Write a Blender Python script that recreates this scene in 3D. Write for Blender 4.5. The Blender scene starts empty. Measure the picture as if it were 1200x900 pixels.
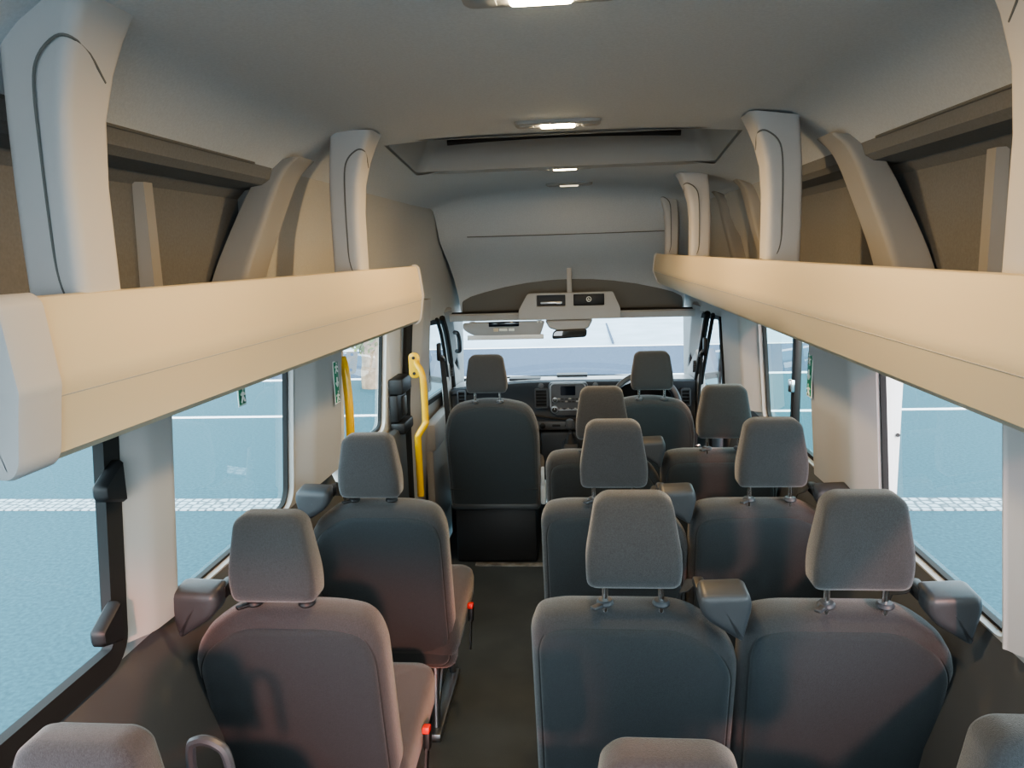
import bpy, bmesh, math, random
from mathutils import Vector, Matrix
random.seed(4)
S = bpy.context.scene
COL = S.collection
PI = math.pi

# ------------------------------------------------------------------ materials
def nodes(name):
    m = bpy.data.materials.new(name); m.use_nodes = True
    nt = m.node_tree
    return m, nt, nt.nodes['Principled BSDF']

def mat(name, col, rough=.6, metal=0., noise=0., nscale=60., bump=0., bscale=400., spec=.5, sheen=0., coat=0.):
    m, nt, b = nodes(name)
    b.inputs['Base Color'].default_value = (*col, 1)
    b.inputs['Roughness'].default_value = rough
    b.inputs['Metallic'].default_value = metal
    b.inputs['Specular IOR Level'].default_value = spec
    if sheen: b.inputs['Sheen Weight'].default_value = sheen
    if coat: b.inputs['Coat Weight'].default_value = coat
    tc = nt.nodes.new('ShaderNodeTexCoord')
    if noise:
        n = nt.nodes.new('ShaderNodeTexNoise'); n.inputs['Scale'].default_value = nscale; n.inputs['Detail'].default_value = 4
        r = nt.nodes.new('ShaderNodeValToRGB')
        r.color_ramp.elements[0].position = .3; r.color_ramp.elements[1].position = .7
        r.color_ramp.elements[0].color = (*[c*(1-noise) for c in col], 1)
        r.color_ramp.elements[1].color = (*[min(1, c*(1+noise)) for c in col], 1)
        nt.links.new(tc.outputs['Object'], n.inputs['Vector'])
        nt.links.new(n.outputs['Fac'], r.inputs['Fac']); nt.links.new(r.outputs['Color'], b.inputs['Base Color'])
    if bump:
        n2 = nt.nodes.new('ShaderNodeTexNoise'); n2.inputs['Scale'].default_value = bscale; n2.inputs['Detail'].default_value = 2
        bp = nt.nodes.new('ShaderNodeBump'); bp.inputs['Strength'].default_value = bump; bp.inputs['Distance'].default_value = .002
        nt.links.new(tc.outputs['Object'], n2.inputs['Vector'])
        nt.links.new(n2.outputs['Fac'], bp.inputs['Height']); nt.links.new(bp.outputs['Normal'], b.inputs['Normal'])
    return m

def emis(name, col, strength):
    m = bpy.data.materials.new(name); m.use_nodes = True; nt = m.node_tree
    nt.nodes.clear(); e = nt.nodes.new('ShaderNodeEmission'); o = nt.nodes.new('ShaderNodeOutputMaterial')
    e.inputs['Color'].default_value = (*col, 1); e.inputs['Strength'].default_value = strength
    nt.links.new(e.outputs[0], o.inputs[0]); return m

def glassmat(name, tint, refl=1.0):
    m = bpy.data.materials.new(name); m.use_nodes = True; nt = m.node_tree
    nt.nodes.clear()
    t = nt.nodes.new('ShaderNodeBsdfTransparent'); g = nt.nodes.new('ShaderNodeBsdfGlossy')
    f = nt.nodes.new('ShaderNodeFresnel'); x = nt.nodes.new('ShaderNodeMixShader'); o = nt.nodes.new('ShaderNodeOutputMaterial')
    t.inputs['Color'].default_value = (*tint, 1); g.inputs['Roughness'].default_value = .01
    g.inputs['Color'].default_value = (refl, refl, refl, 1); ge = nt.nodes.new('ShaderNodeNewGeometry'); mr = nt.nodes.new('ShaderNodeMapRange')
    mr.inputs['To Min'].default_value = 1.45; mr.inputs['To Max'].default_value = 1/1.45
    nt.links.new(ge.outputs['Backfacing'], mr.inputs['Value']); nt.links.new(mr.outputs[0], f.inputs['IOR'])
    nt.links.new(f.outputs[0], x.inputs[0]); nt.links.new(t.outputs[0], x.inputs[1]); nt.links.new(g.outputs[0], x.inputs[2])
    nt.links.new(x.outputs[0], o.inputs[0]); return m

M = dict(
    headliner=mat('headliner_felt', (.63, .66, .69), .95, noise=.05, nscale=180, bump=.25, bscale=500, spec=.1),
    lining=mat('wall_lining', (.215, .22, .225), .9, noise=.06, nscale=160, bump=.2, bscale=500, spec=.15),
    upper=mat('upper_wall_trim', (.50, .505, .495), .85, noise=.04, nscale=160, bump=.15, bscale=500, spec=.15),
    ribm=mat('rib_trim', (.36, .355, .345), .6, bump=.06, bscale=700, spec=.3),
    headdark=mat('headliner_dark', (.20, .20, .19), .95, bump=.2, spec=.1),
    trim=mat('trim_grey', (.40, .40, .395), .55, bump=.06, bscale=700, spec=.3),
    rack=mat('rack_plastic', (.68, .595, .44), .5, bump=.04, bscale=600, spec=.3),
    rackend=mat('rack_end_plastic', (.57, .56, .555), .5, bump=.04, bscale=600, spec=.3),
    lower=mat('lower_trim', (.080, .082, .084), .7, bump=.15, bscale=500, spec=.3),
    floor=mat('floor_vinyl', (.056, .066, .072), .55, noise=.14, nscale=5, bump=.2, bscale=300, spec=.35),
    tread=mat('worn_tread', (.16, .155, .145), .6, noise=.5, nscale=25),
    fabric=mat('seat_fabric', (.048, .050, .053), .95, noise=.18, nscale=350, bump=.5, bscale=800, spec=.15, sheen=.35),
    panel=mat('seat_back_fabric', (.033, .041, .047), .93, noise=.15, nscale=350, bump=.4, bscale=800, spec=.15, sheen=.3),
    piping=mat('seat_piping', (.03, .033, .035), .9),
    dplast=mat('dark_plastic', (.05, .055, .062), .42, bump=.12, bscale=500),
    black=mat('black_plastic', (.012, .012, .013), .5),
    rubber=mat('black_rubber', (.014, .014, .014), .7),
    chrome=mat('chrome', (.75, .77, .78), .18, metal=1),
    steel=mat('grey_steel', (.35, .35, .36), .4, metal=1),
    yellow=mat('yellow_paint', (.80, .47, .012), .35, coat=.3),
    red=mat('red_button', (.75, .03, .02), .4),
    white=mat('white_paint', (.80, .81, .80), .35, coat=.3),
    dash=mat('dash_plastic', (.045, .056, .072), .55, bump=.1, bscale=500),
    dashtop_lit=mat('dash_top_lit', (.42, .44, .47), .35, bump=.1, bscale=500, spec=.7),  # paler than the dash: daylight reflected off the top is put into the colour
    console=mat('console_grey', (.10, .11, .125), .45),
    screen=mat('screen_glass', (.008, .012, .022), .1),
    silver=mat('silver_trim', (.55, .57, .6), .3, metal=.8),
    visor=mat('visor_vinyl', (.40, .40, .40), .7),
    green=mat('sign_green', (.01, .22, .11), .5),
    signwhite=mat('sign_white', (.82, .86, .82), .5),
    belt=mat('belt_webbing', (.03, .031, .033), .85, bump=.3, bscale=900),
    mirror=mat('mirror_glass', (.8, .85, .85), .03, metal=1),
    asphalt=mat('asphalt', (.044, .104, .125), .85, noise=.22, nscale=30, spec=.3),
    asphalt2=mat('asphalt_far', (.052, .078, .118), .85, noise=.18, nscale=14, spec=.3),
    pave=mat('pale_concrete', (.38, .45, .50), .85, noise=.10, nscale=1.2, spec=.3),
    roadline=mat('road_marking', (.85, .87, .88), .7),
    bark=mat('bark', (.30, .24, .17), .9, noise=.3, nscale=9),
    leaf=mat('leaf', (.16, .22, .07), .7, noise=.4, nscale=5),
    glass=glassmat('clear_glass', (.92, .97, .97)),
    glassgreen=glassmat('green_tint_glass', (.74, .96, .93)),
    wglass=glassmat('windscreen_glass', (.96, .98, 1.0), .6),
    lens=emis('lamp_lens', (1, .80, .48), 30),
    lensdim=emis('lamp_lens_dim', (1, .80, .48), 12),
    lensfaint=emis('lamp_lens_faint', (1, .85, .6), .6),
)
def cobble():
    m, nt, b = nodes('cobblestones')
    tc = nt.nodes.new('ShaderNodeTexCoord'); v = nt.nodes.new('ShaderNodeTexVoronoi'); v.feature = 'DISTANCE_TO_EDGE'
    v.inputs['Scale'].default_value = 11; v.inputs['Randomness'].default_value = .35
    r = nt.nodes.new('ShaderNodeValToRGB'); r.color_ramp.elements[0].color = (.10, .13, .14, 1); r.color_ramp.elements[0].position = .08
    r.color_ramp.elements[1].color = (.40, .47, .50, 1); r.color_ramp.elements[1].position = .2
    nt.links.new(tc.outputs['Object'], v.inputs['Vector']); nt.links.new(v.outputs['Distance'], r.inputs['Fac'])
    nt.links.new(r.outputs['Color'], b.inputs['Base Color']); b.inputs['Roughness'].default_value = .8
    return m
M['cobble'] = cobble()

# ------------------------------------------------------------------ builders
def tag(o, label=None, cat=None, group=None, kind=None):
    if label: o['label'] = label
    if cat: o['category'] = cat
    if group: o['group'] = group
    if kind: o['kind'] = kind
    return o

def empty(name, loc, label=None, cat=None, group=None, kind=None):
    o = bpy.data.objects.new(name, None); o.empty_display_size = .05
    o.location = loc; COL.objects.link(o)
    return tag(o, label, cat, group, kind)

class MB:
    """collects shapes in the local frame of one mesh"""
    def __init__(s): s.v = []; s.f = []
    def add(s, vs, fs):
        n = len(s.v); s.v += [tuple(p) for p in vs]; s.f += [tuple(i+n for i in f) for f in fs]; return s
    def loft(s, secs, closed=True, caps=True, loop=False):
        n = len(secs[0]); vs = [p for q in secs for p in q]; fs = []
        m = len(secs); rng = m if loop else m-1
        for i in range(rng):
            j = (i+1) % m
            for k in range(n if closed else n-1):
                l = (k+1) % n
                fs.append((i*n+k, i*n+l, j*n+l, j*n+k))
        if caps and closed and not loop:
            fs.append(tuple(range(n-1, -1, -1))); fs.append(tuple((m-1)*n+k for k in range(n)))
        return s.add(vs, fs)
    def box(s, c, size, r=0, rot=None, seg=2):
        bm = bmesh.new(); bmesh.ops.create_cube(bm, size=1)
        bmesh.ops.scale(bm, vec=Vector(size), verts=bm.verts)
        if r: bmesh.ops.bevel(bm, geom=bm.edges[:], offset=min(r, min(size)*.49), segments=seg, affect='EDGES', profile=.5)
        mt = Matrix.Translation(Vector(c)) @ (rot.to_4x4() if rot else Matrix.Identity(4))
        bm.verts.index_update()
        vs = [mt @ v.co for v in bm.verts]; fs = [[v.index for v in f.verts] for f in bm.faces]
        bm.free(); return s.add(vs, fs)
    def tube(s, pts, r, n=10, caps=True, loop=False):
        P = [Vector(p) for p in pts]; secs = []; up = None; m = len(P)
        for i, p in enumerate(P):
            a = P[(i-1) % m] if (loop or i > 0) else p; b = P[(i+1) % m] if (loop or i < m-1) else p
            t = (b-a).normalized()
            if up is None:
                up = Vector((0, 0, 1)) if abs(t.z) < .9 else Vector((0, 1, 0))
            x = t.cross(up).normalized(); up = x.cross(t).normalized()
            rr = r[i] if isinstance(r, (list, tuple)) else r
            secs.append([p + (x*math.cos(k*2*PI/n) + up*math.sin(k*2*PI/n))*rr for k in range(n)])
        return s.loft(secs, True, caps, loop)
    def ribbon(s, pts, w, t, side):
        P = [Vector(p) for p in pts]; sd = Vector(side).normalized(); secs = []
        for i, p in enumerate(P):
            d = (P[min(i+1, len(P)-1)] - P[max(i-1, 0)]).normalized(); x = (sd - d*sd.dot(d)).normalized(); nn = d.cross(x)
            secs.append([p+x*w/2+nn*t/2, p-x*w/2+nn*t/2, p-x*w/2-nn*t/2, p+x*w/2-nn*t/2])
        return s.loft(secs)
    def lathe(s, prof, c, axis=(0, 0, 1), n=24):
        a = Vector(axis).normalized(); x = a.orthogonal().normalized(); y = a.cross(x); c = Vector(c)
        secs = [[c + a*h + (x*math.cos(k*2*PI/n)+y*math.sin(k*2*PI/n))*max(r, 1e-4) for k in range(n)] for r, h in prof]
        return s.loft(secs)
    def build(s, name, m, parent=None, org=(0, 0, 0), smooth=True, angle=40, bevel=0, weld=False):
        me = bpy.data.meshes.new(name)
        if parent is not None and org == 'world':
            r = parent
            while r.parent: r = r.parent
            org = r.location
        if org == 'world': org = (0, 0, 0)
        o0 = Vector(org)
        me.from_pydata([Vector(v)-o0 for v in s.v], [], s.f); me.update()
        bm = bmesh.new(); bm.from_mesh(me)
        if weld: bmesh.ops.remove_doubles(bm, verts=bm.verts, dist=1e-5)
        bmesh.ops.recalc_face_normals(bm, faces=bm.faces)
        bm.to_mesh(me); bm.free()
        me.materials.append(m)
        if smooth:
            me.polygons.foreach_set('use_smooth', [True]*len(me.polygons))
            me.set_sharp_from_angle(angle=math.radians(angle))
        o = bpy.data.objects.new(name, me); COL.objects.link(o)
        if parent is not None: o.parent = parent
        else: o.location = o0
        if bevel:
            b = o.modifiers.new('bevel', 'BEVEL'); b.width = bevel; b.segments = 2; b.limit_method = 'ANGLE'
        return o

def rrect(w, h, rs, n=6, cx=0, cy=0):
    """rounded rectangle; rs = radii (top right, top left, bottom left, bottom right), counter clockwise"""
    if not isinstance(rs, (list, tuple)): rs = (rs,)*4
    out = []
    for (sx, sy, r, a0) in ((1, 1, rs[0], 0), (-1, 1, rs[1], 90), (-1, -1, rs[2], 180), (1, -1, rs[3], 270)):
        for k in range(n+1):
            a = math.radians(a0 + 90*k/n)
            out.append((cx+sx*(w/2-r)+r*math.cos(a), cy+sy*(h/2-r)+r*math.sin(a)))
    return out

def roundpoly(pts, r, n=5):
    """round the corners of a polygon"""
    out = []; m = len(pts)
    for i in range(m):
        p = Vector(pts[i]).to_2d() if len(pts[i]) == 2 else Vector(pts[i][:2])
        a = Vector(pts[i-1][:2]); b = Vector(pts[(i+1) % m][:2])
        rr = pts[i][2] if len(pts[i]) > 2 else r
        d = min(rr, (a-p).length*.48, (b-p).length*.48)
        s, e = p+(a-p).normalized()*d, p+(b-p).normalized()*d
        for k in range(n+1):
            t = k/n; q = s*(1-t)**2 + p*2*t*(1-t) + e*t*t; out.append((q.x, q.y))
    return out

def inset(ol, d):
    m = len(ol); out = []
    area = sum(ol[i][0]*ol[(i+1) % m][1]-ol[(i+1) % m][0]*ol[i][1] for i in range(m))
    sg = 1 if area > 0 else -1
    for i in range(m):
        a = Vector(ol[i-1]); b = Vector(ol[(i+1) % m]); t = (b-a)
        if t.length < 1e-9: out.append(ol[i]); continue
        t.normalize(); nrm = Vector((-t.y, t.x))*sg
        out.append((ol[i][0]+nrm.x*d, ol[i][1]+nrm.y*d))
    return out

def pillow(mb, ol, rings, place):
    """stack of inset copies of an outline; rings (inset, depth); place(x, s, depth) -> point; ends close with shrinking rings"""
    cx = sum(p[0] for p in ol)/len(ol); cy = sum(p[1] for p in ol)/len(ol); secs = []
    def sec(o, d, k=1): return [place(cx+(x-cx)*k, cy+(y-cy)*k, d) for x, y in o]
    i0, d0 = rings[0]; o0 = inset(ol, i0)
    for k in (.05, .35, .7): secs.append(sec(o0, d0, k))
    for i, d in rings: secs.append(sec(inset(ol, i), d))
    i1, d1 = rings[-1]; o1 = inset(ol, i1)
    for k in (.7, .35, .05): secs.append(sec(o1, d1, k))
    return mb.loft(secs)

def polyinset(poly, d):
    """offset the edges of a corner polygon (x, y, radius) and meet them again"""
    m = len(poly); area = sum(poly[i][0]*poly[(i+1) % m][1]-poly[(i+1) % m][0]*poly[i][1] for i in range(m)); sg = 1 if area > 0 else -1
    out = []
    for i in range(m):
        p = Vector(poly[i][:2]); a = Vector(poly[i-1][:2]); b = Vector(poly[(i+1) % m][:2])
        t0 = (p-a).normalized(); t1 = (b-p).normalized()
        n0 = Vector((-t0.y, t0.x))*sg; n1 = Vector((-t1.y, t1.x))*sg
        k = max(.25, 1+n0.dot(n1)); q = p + (n0+n1)*d/k
        out.append((q.x, q.y, max(.004, poly[i][2]-d*.6)))
    return out
def pillowp(mb, poly, rings, place, n=5):
    secs = []
    def sec(i, d, k=1):
        o = roundpoly(polyinset(poly, i), .01, n); cx = sum(p[0] for p in o)/len(o); cy = sum(p[1] for p in o)/len(o)
        return [place(cx+(x-cx)*k, cy+(y-cy)*k, d) for x, y in o]
    for k in (.02, .35, .7): secs.append(sec(*rings[0], k))
    for r in rings: secs.append(sec(*r))
    for k in (.7, .35, .02): secs.append(sec(*rings[-1], k))
    return mb.loft(secs)

def smoothpath(pts, n=6):
    P = [Vector(p) for p in pts]; P = [P[0]*2-P[1]] + P + [P[-1]*2-P[-2]]; out = []
    for i in range(1, len(P)-2):
        for k in range(n):
            t = k/n
            out.append(.5*((2*P[i]) + (P[i+1]-P[i-1])*t + (2*P[i-1]-5*P[i]+4*P[i+1]-P[i+2])*t*t + (3*P[i]-P[i-1]-3*P[i+1]+P[i+2])*t**3))
    return out + [P[-2]]

def holed(outer, holes, thick):
    """flat plate with holes: verts (a, b, depth), faces"""
    cu = bpy.data.curves.new('tmp', 'CURVE'); cu.dimensions = '2D'; cu.fill_mode = 'BOTH'; cu.extrude = thick/2
    for lp in [outer]+holes:
        sp = cu.splines.new('POLY'); sp.points.add(len(lp)-1); sp.use_cyclic_u = True
        for p, q in zip(sp.points, lp): p.co = (q[0], q[1], 0, 1)
    ob = bpy.data.objects.new('tmp', cu); COL.objects.link(ob)
    dg = bpy.context.evaluated_depsgraph_get(); me = bpy.data.meshes.new_from_object(ob.evaluated_get(dg))
    vs = [tuple(v.co) for v in me.vertices]; fs = [tuple(p.vertices) for p in me.polygons]
    bpy.data.objects.remove(ob); bpy.data.curves.remove(cu); bpy.data.meshes.remove(me)
    return vs, fs

def lerp(a, b, t): return a+(b-a)*t
def copytree(o, parent=None):
    c = o.copy(); COL.objects.link(c)
    if parent is not None: c.parent = parent
    for ch in list(o.children): copytree(ch, c)
    return c

# ------------------------------------------------------------------ bus body
Y0 = -1.2                                     # open back doors
def wallx(z): return .905 - (z-.86)*.075      # side wall plane between sill and rack
def cabx(y): return 1 - max(0, y-4.05)*.105   # the cab narrows forward

# floor
mb = MB(); mb.box((0, 1.4, -.03), (1.62, 5.24, .06)); fl = mb.build('floor', M['floor']); tag(fl, kind='structure')
mb = MB(); mb.box((-.20, 3.925, .004), (.66, .045, .008), .003); tr = mb.build('trim_1', M['tread']); tag(tr, 'worn pale tread edge on the dark floor by the front seats', kind='structure')
mb = MB(); mb.box((0, 4.6, -.10), (1.55, 1.2, .05)); t = mb.build('floor_cab', M['floor']); tag(t, kind='structure')

def side(sgn, nm):
    # lower dark wall panel
    pr = [(.80, 0), (.80, .30), (.815, .55), (.845, .70), (.878, .80), (.897, .845), (.905, .865), (.93, .87)]
    mb = MB(); ys = [Y0, 0, 1, 2, 2.78 if sgn < 0 else 4.02]
    mb.loft([[(sgn*x, y, z) for x, z in pr] for y in ys], closed=False)
    o = mb.build('baseboard_'+nm, M['lower']); tag(o, kind='structure')
    # upper lining behind the rack, with a ledge
    led = [(.78, 1.925), (.783, 1.893), (.80, 1.878), (.862, 1.868), (.885, 1.845), (.892, 1.6), (.88, 1.44)]
    smo = [(.78, 1.925), (.792, 1.90), (.806, 1.86), (.825, 1.80), (.84, 1.74), (.86, 1.6), (.872, 1.44)]
    cab = [(.78, 1.925), (.785, 1.88), (.79, 1.82), (.80, 1.72), (.815, 1.60), (.825, 1.45), (.825, 1.30)]
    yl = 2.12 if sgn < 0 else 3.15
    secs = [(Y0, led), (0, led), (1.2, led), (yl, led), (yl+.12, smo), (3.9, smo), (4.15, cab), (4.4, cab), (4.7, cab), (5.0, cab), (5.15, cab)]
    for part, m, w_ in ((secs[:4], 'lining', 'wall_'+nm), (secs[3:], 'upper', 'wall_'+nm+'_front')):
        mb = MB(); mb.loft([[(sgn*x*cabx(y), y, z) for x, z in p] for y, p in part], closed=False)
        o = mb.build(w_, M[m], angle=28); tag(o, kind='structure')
side(-1, 'left'); side(1, 'right')

# window band plates
def band(name, sgn, ya, yb, holes, m, za=.865, zb=1.46, thick=.03, fx=None):
    outer = [(ya, za), (yb, za), (yb, zb), (ya, zb)]
    vs, fs = holed(outer, [h[::-1] for h in holes], thick)
    fx = fx or (lambda y, z: wallx(z))
    mb = MB(); mb.add([(sgn*(fx(y, z)+thick/2+d), y, z) for y, z, d in vs], fs)
    o = mb.build(name, m, angle=30); tag(o, kind='structure'); return o
def hole(ya, yb, za, zb, r=.06): return rrect(yb-ya, zb-za, r, 6, (ya+yb)/2, (za+zb)/2)
HL = {1: (-.35, 1.402, .87, 1.40), 2: (1.58, 2.39, .87, 1.40)}
HR = {1: (-.35, 1.42, .87, 1.40), 2: (1.50, 2.20, .87, 1.40), 3: (2.66, 3.60, .87, 1.40)}
band('wall_left_window_band', -1, Y0, 2.78, [hole(*HL[1]), hole(*HL[2])], M['trim'])
band('wall_right_window_band', 1, Y0, 4.02, [hole(*HR[k]) for k in HR], M['trim'])

def ring(mb, ol, w, d0, d1, place):
    """frame following an outline: outer edge ol, width w, between depths"""
    i = inset(ol, w)
    secs = [[place(p, d0) for p in ol], [place(p, d0) for p in i], [place(p, d1) for p in i], [place(p, d1) for p in ol]]
    return mb.loft(secs, closed=True, caps=False, loop=True)
def window(name, sgn, h, gm, fw=.012, label=None, fx=None, r=.06, inn=.0):
    fx = fx or (lambda y, z: wallx(z))
    ol = hole(*h, r) if not isinstance(h, list) else h
    cy = sum(p[0] for p in ol)/len(ol)
    root = empty(name, (sgn*.93, cy, .87), label, None, None, 'structure')
    pl = lambda p, d: (sgn*(fx(p[0], p[1])+d), p[0], p[1])
    mb = MB(); ring(mb, inset(ol, -.004), fw, -.004-inn if inn else .018, .006 if inn else .034, pl); mb.build('frame', M['rubber'], root, 'world', angle=30)
    mb = MB(); i = inset(ol, fw*.5)
    n = len(i); mb.add([pl(p, .002 if inn else .026) for p in i], [tuple(range(n))])
    mb.build('pane', gm, root, 'world', smooth=False)
    return root
w1 = window('window_1', -1, HL[1], M['glass'], .052, inn=.012, label='nearest left side window in a thick black frame with catches')
for (y, z, up) in ((1.365, 1.255, 1), (1.335, .975, 0)):     # catches on the black frame
    mb = MB()
    pts = roundpoly([(-.02, -.028), (.022, -.04), (.022, .05), (-.0, .04), (-.055, .012), (-.055, -.018)], .01)
    pillow(mb, pts, [(.006, 0), (0, .006), (0, .022), (.006, .03)], lambda a, b, d, y=y, z=z: (-(wallx(z)-.012+.0)+d, y+a*.9, z+b))
    mb.build('latch', M['black'], w1, 'world')
window('window_2', -1, HL[2], M['glass'], label='second left side window behind the two single seats')
window('window_3', 1, HR[1], M['glass'], label='right side window at the edge of view by the back row')
window('window_4', 1, HR[2], M['glass'], label='right side window beside the nearest double seat')
w5 = window('window_5', 1, HR[3], M['glassgreen'], .02, label='green tinted right side window with a black sliding frame bar')
mb = MB(); mb.box((.898, 3.05, 1.13), (.03, .040, .55), .006); mb.build('slider_bar', M['black'], w5, 'world')
mb = MB(); mb.box((.876, 3.035, 1.13), (.022, .022, .05), .005); mb.build('catch', M['chrome'], w5, 'world')

# pillar trims that stand proud of the wall
def pillar(name, sgn, y0, y1, d=.055, z0=.90, z1=1.46, m='trim', label=None, fx=None, taper=0):
    fx = fx or (lambda y, z: wallx(z)); secs = []
    for k in range(7):
        z = lerp(z0, z1, k/6); e = taper*(1-k/6)
        prof = roundpoly([(0, y0-e), (d*.86, y0+.075-e*.5, .02), (d, y1-.05, .02), (0, y1+.02+e)], .004)
        secs.append([(sgn*(fx(y, z)-a+.004), y, z) for a, y in prof])
    mb = MB(); mb.loft(secs); o = mb.build(name, M[m], angle=50); tag(o, label, kind='structure'); return o
pillar('trim_2', -1, 1.385, 1.60, label='pale left window pillar between the nearest two left windows')
pillar('trim_3', -1, 2.40, 2.79, .06, label='wide pale left window pillar behind the sliding door')
pillar('trim_4', 1, 1.36, 1.49, .05, label='pale right window pillar at the right edge of the view')
pillar('trim_5', 1, 2.18, 2.67, .06, label='wide pale right window pillar in the middle of the right wall')
pillar('trim_6', 1, 3.61, 4.12, .09, label='pale right door pillar behind the driver seat', z1=1.44)
pillar('trim_7', -1, 3.93, 4.20, .12, z0=.10, label='pale left door pillar carrying the front yellow grab rail', z1=1.44)

# ribs above the windows
def rib(name, sgn, ya, label, w=.20, dy=.24):
    secs = []
    P = smoothpath([(.872, 1.45, 0), (.852, 1.62, .05), (.825, 1.78, .16), (.79, 1.90, dy), (.745, 1.955, dy+.05)], 5)
    for i, p in enumerate(P):
        x, z, y = p; t = i/(len(P)-1); d = .055*(1-.55*t*t)
        prof = roundpoly([(.03, -.005), (-d, .02, .018), (-d, w-.03, .03), (.03, w)], .004)
        secs.append([(sgn*(x+a), ya+y+b, z - a*.25*t) for a, b in prof])
    mb = MB(); mb.loft(secs); o = mb.build(name, M['ribm'], angle=45); tag(o, label, kind='structure')
rib('trim_8', -1, 1.86, 'leaning pale roof rib above the left rack')
rib('trim_9', 1, 1.84, 'nearest leaning pale roof rib above the right rack')
rib('trim_10', 1, 3.15, 'second leaning pale roof rib above the right rack', .16, .2)
rib('trim_11', 1, 3.78, 'farthest leaning pale roof rib above the right rack', .14, .18)

for k, sg, sd_ in ((27, -1, 'left'), (28, 1, 'right')):     # upright strips in the recess behind the rack
    mb = MB()
    mb.loft([[(sg*(.887+a), 1.60+b, z) for a, b in ((.01, 0), (-.022, .015), (-.022, .05), (.01, .065))] for z in (1.45, 1.6, 1.75, 1.85)])
    o = mb.build('trim_%d' % k, M['ribm'], angle=50); tag(o, 'narrow upright strip in the wall recess above the %s rack' % sd_, kind='structure')

# ceiling with a sunken hatch and the curved front cap
HX, HY0, HY1 = .595, 2.66, 3.18
def cz(x): return 2.018 - .040*(abs(x)/.62)**2.6
prof = [-.78, -.765, -.74, -.70, -.65, -HX, -.45, -.3, -.15, 0, .15, .3, .45, HX, .65, .70, .74, .765, .78]
def lift(y): return .045*max(0, min(1, (3.3-y)/.62))
def cpt(x, y):
    a = abs(x); l = lift(y); z = cz(a)+l+l*.5*(a/.65)**2 if a <= .66 else {.70: 1.9565+l*1.2, .74: 1.944+l*.7, .765: 1.934+l*.25, .78: 1.925}[round(a, 3)]
    return (x*cabx(y), y, z)
mb = MB()
def strip(xs, ys): mb.loft([[cpt(x, y) for x in xs] for y in ys], closed=False)
strip(prof, [Y0, 0, .8, 1.6, HY0])
strip(prof[:6], [HY0, HY1]); strip(prof[13:], [HY0, HY1])
capp = [(4.30, 0), (4.36, .015), (4.42, .06), (4.50, .145), (4.58, .235), (4.66, .30), (4.78, .38), (4.90, .48), (5.0, .60), (5.05, .70)]
secs = [[cpt(x, y) for x in prof] for y in (HY1, 3.7, 4.1)]
for y, dz in capp:
    row = []
    for x in prof:
        p = cpt(x, y); f = 1-dz*.0
        row.append((p[0]*(1+.02*min(1, dz/.3)), y - .10*(abs(x)/.78)**2*min(1, dz/.25), lerp(p[2], 2.0, min(1, dz/.3))-dz))
    secs.append(row)
mb.loft(secs, closed=False)
ce = mb.build('ceiling', M['headliner'], weld=True, angle=35); tag(ce, kind='structure')
# hatch recess
mb = MB(); hz = 2.17
o_ = rrect(2*HX-.01, HY1-HY0-.01, .05, 5, 0, (HY0+HY1)/2); i_ = rrect(2*HX-.16, HY1-HY0-.08, .05, 5, 0, (HY0+HY1)/2+.03)
mb.loft([[(x, y, cpt(x, y)[2]+.006) for x, y in rrect(2*HX+.06, HY1-HY0+.06, .05, 5, 0, (HY0+HY1)/2)], [(x, y, cpt(x, y)[2]+.006) for x, y in o_], [(x, y, hz) for x, y in i_]], closed=True, caps=False)
n = len(i_); mb.add([(x, y, hz) for x, y in i_], [tuple(range(n))])
t = mb.build('trim_12', M['trim'], angle=35); tag(t, 'pale surround of the sunken roof hatch in the ceiling', kind='structure')
mb = MB(); mb.tube([(x, HY1-.020, 2.128-.012*(abs(x)/.45)**2) for x in [-.46+.092*k for k in range(11)]], .011, 8)
t = mb.build('trim_13', M['black'], angle=35); tag(t, 'black seal slot along the far side of the roof hatch', kind='structure')
# headliner seams
mb = MB(); mb.tube([(x*cabx(4.6)*.865, 4.575-.10*(x/.78)**2, 2.0-.232) for x in [-.72+.12*k for k in range(13)]], .003, 6)
t = mb.build('trim_14', M['headdark']); tag(t, 'seam across the sloping front headliner', kind='structure')
for k, sg in ((15, -1), (16, 1)):
    mb = MB(); mb.tube([(sg*.779, y, 1.926) for y in (Y0, 0, 1, 2.0)], .0035, 6)
    t = mb.build('trim_%d' % k, M['headdark']); tag(t, 'long seam where the %s wall lining meets the ceiling' % ('left' if sg < 0 else 'right'), kind='structure')

# outer skin of the roof and upper sides
mb = MB(); op = [(-.95, 1.42), (-.94, 1.75), (-.90, 2.0), (-.78, 2.16), (-.5, 2.23), (0, 2.25), (.5, 2.23), (.78, 2.16), (.90, 2.0), (.94, 1.75), (.95, 1.42)]
secs = [[(x*cabx(y), y, z) for x, z in op] for y in (Y0, 0, 2, 4.0, 4.6)]
secs += [[(x*cabx(y)*k, y, 1.36+(z-1.36)*f) for x, z in op] for y, f, k in ((4.85, .93, .98), (5.05, .7, .96), (5.12, .3, .95), (5.10, -.02, .94))]
mb.loft(secs, closed=False); o = mb.build('roof', M['white']); tag(o, kind='structure')

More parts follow.
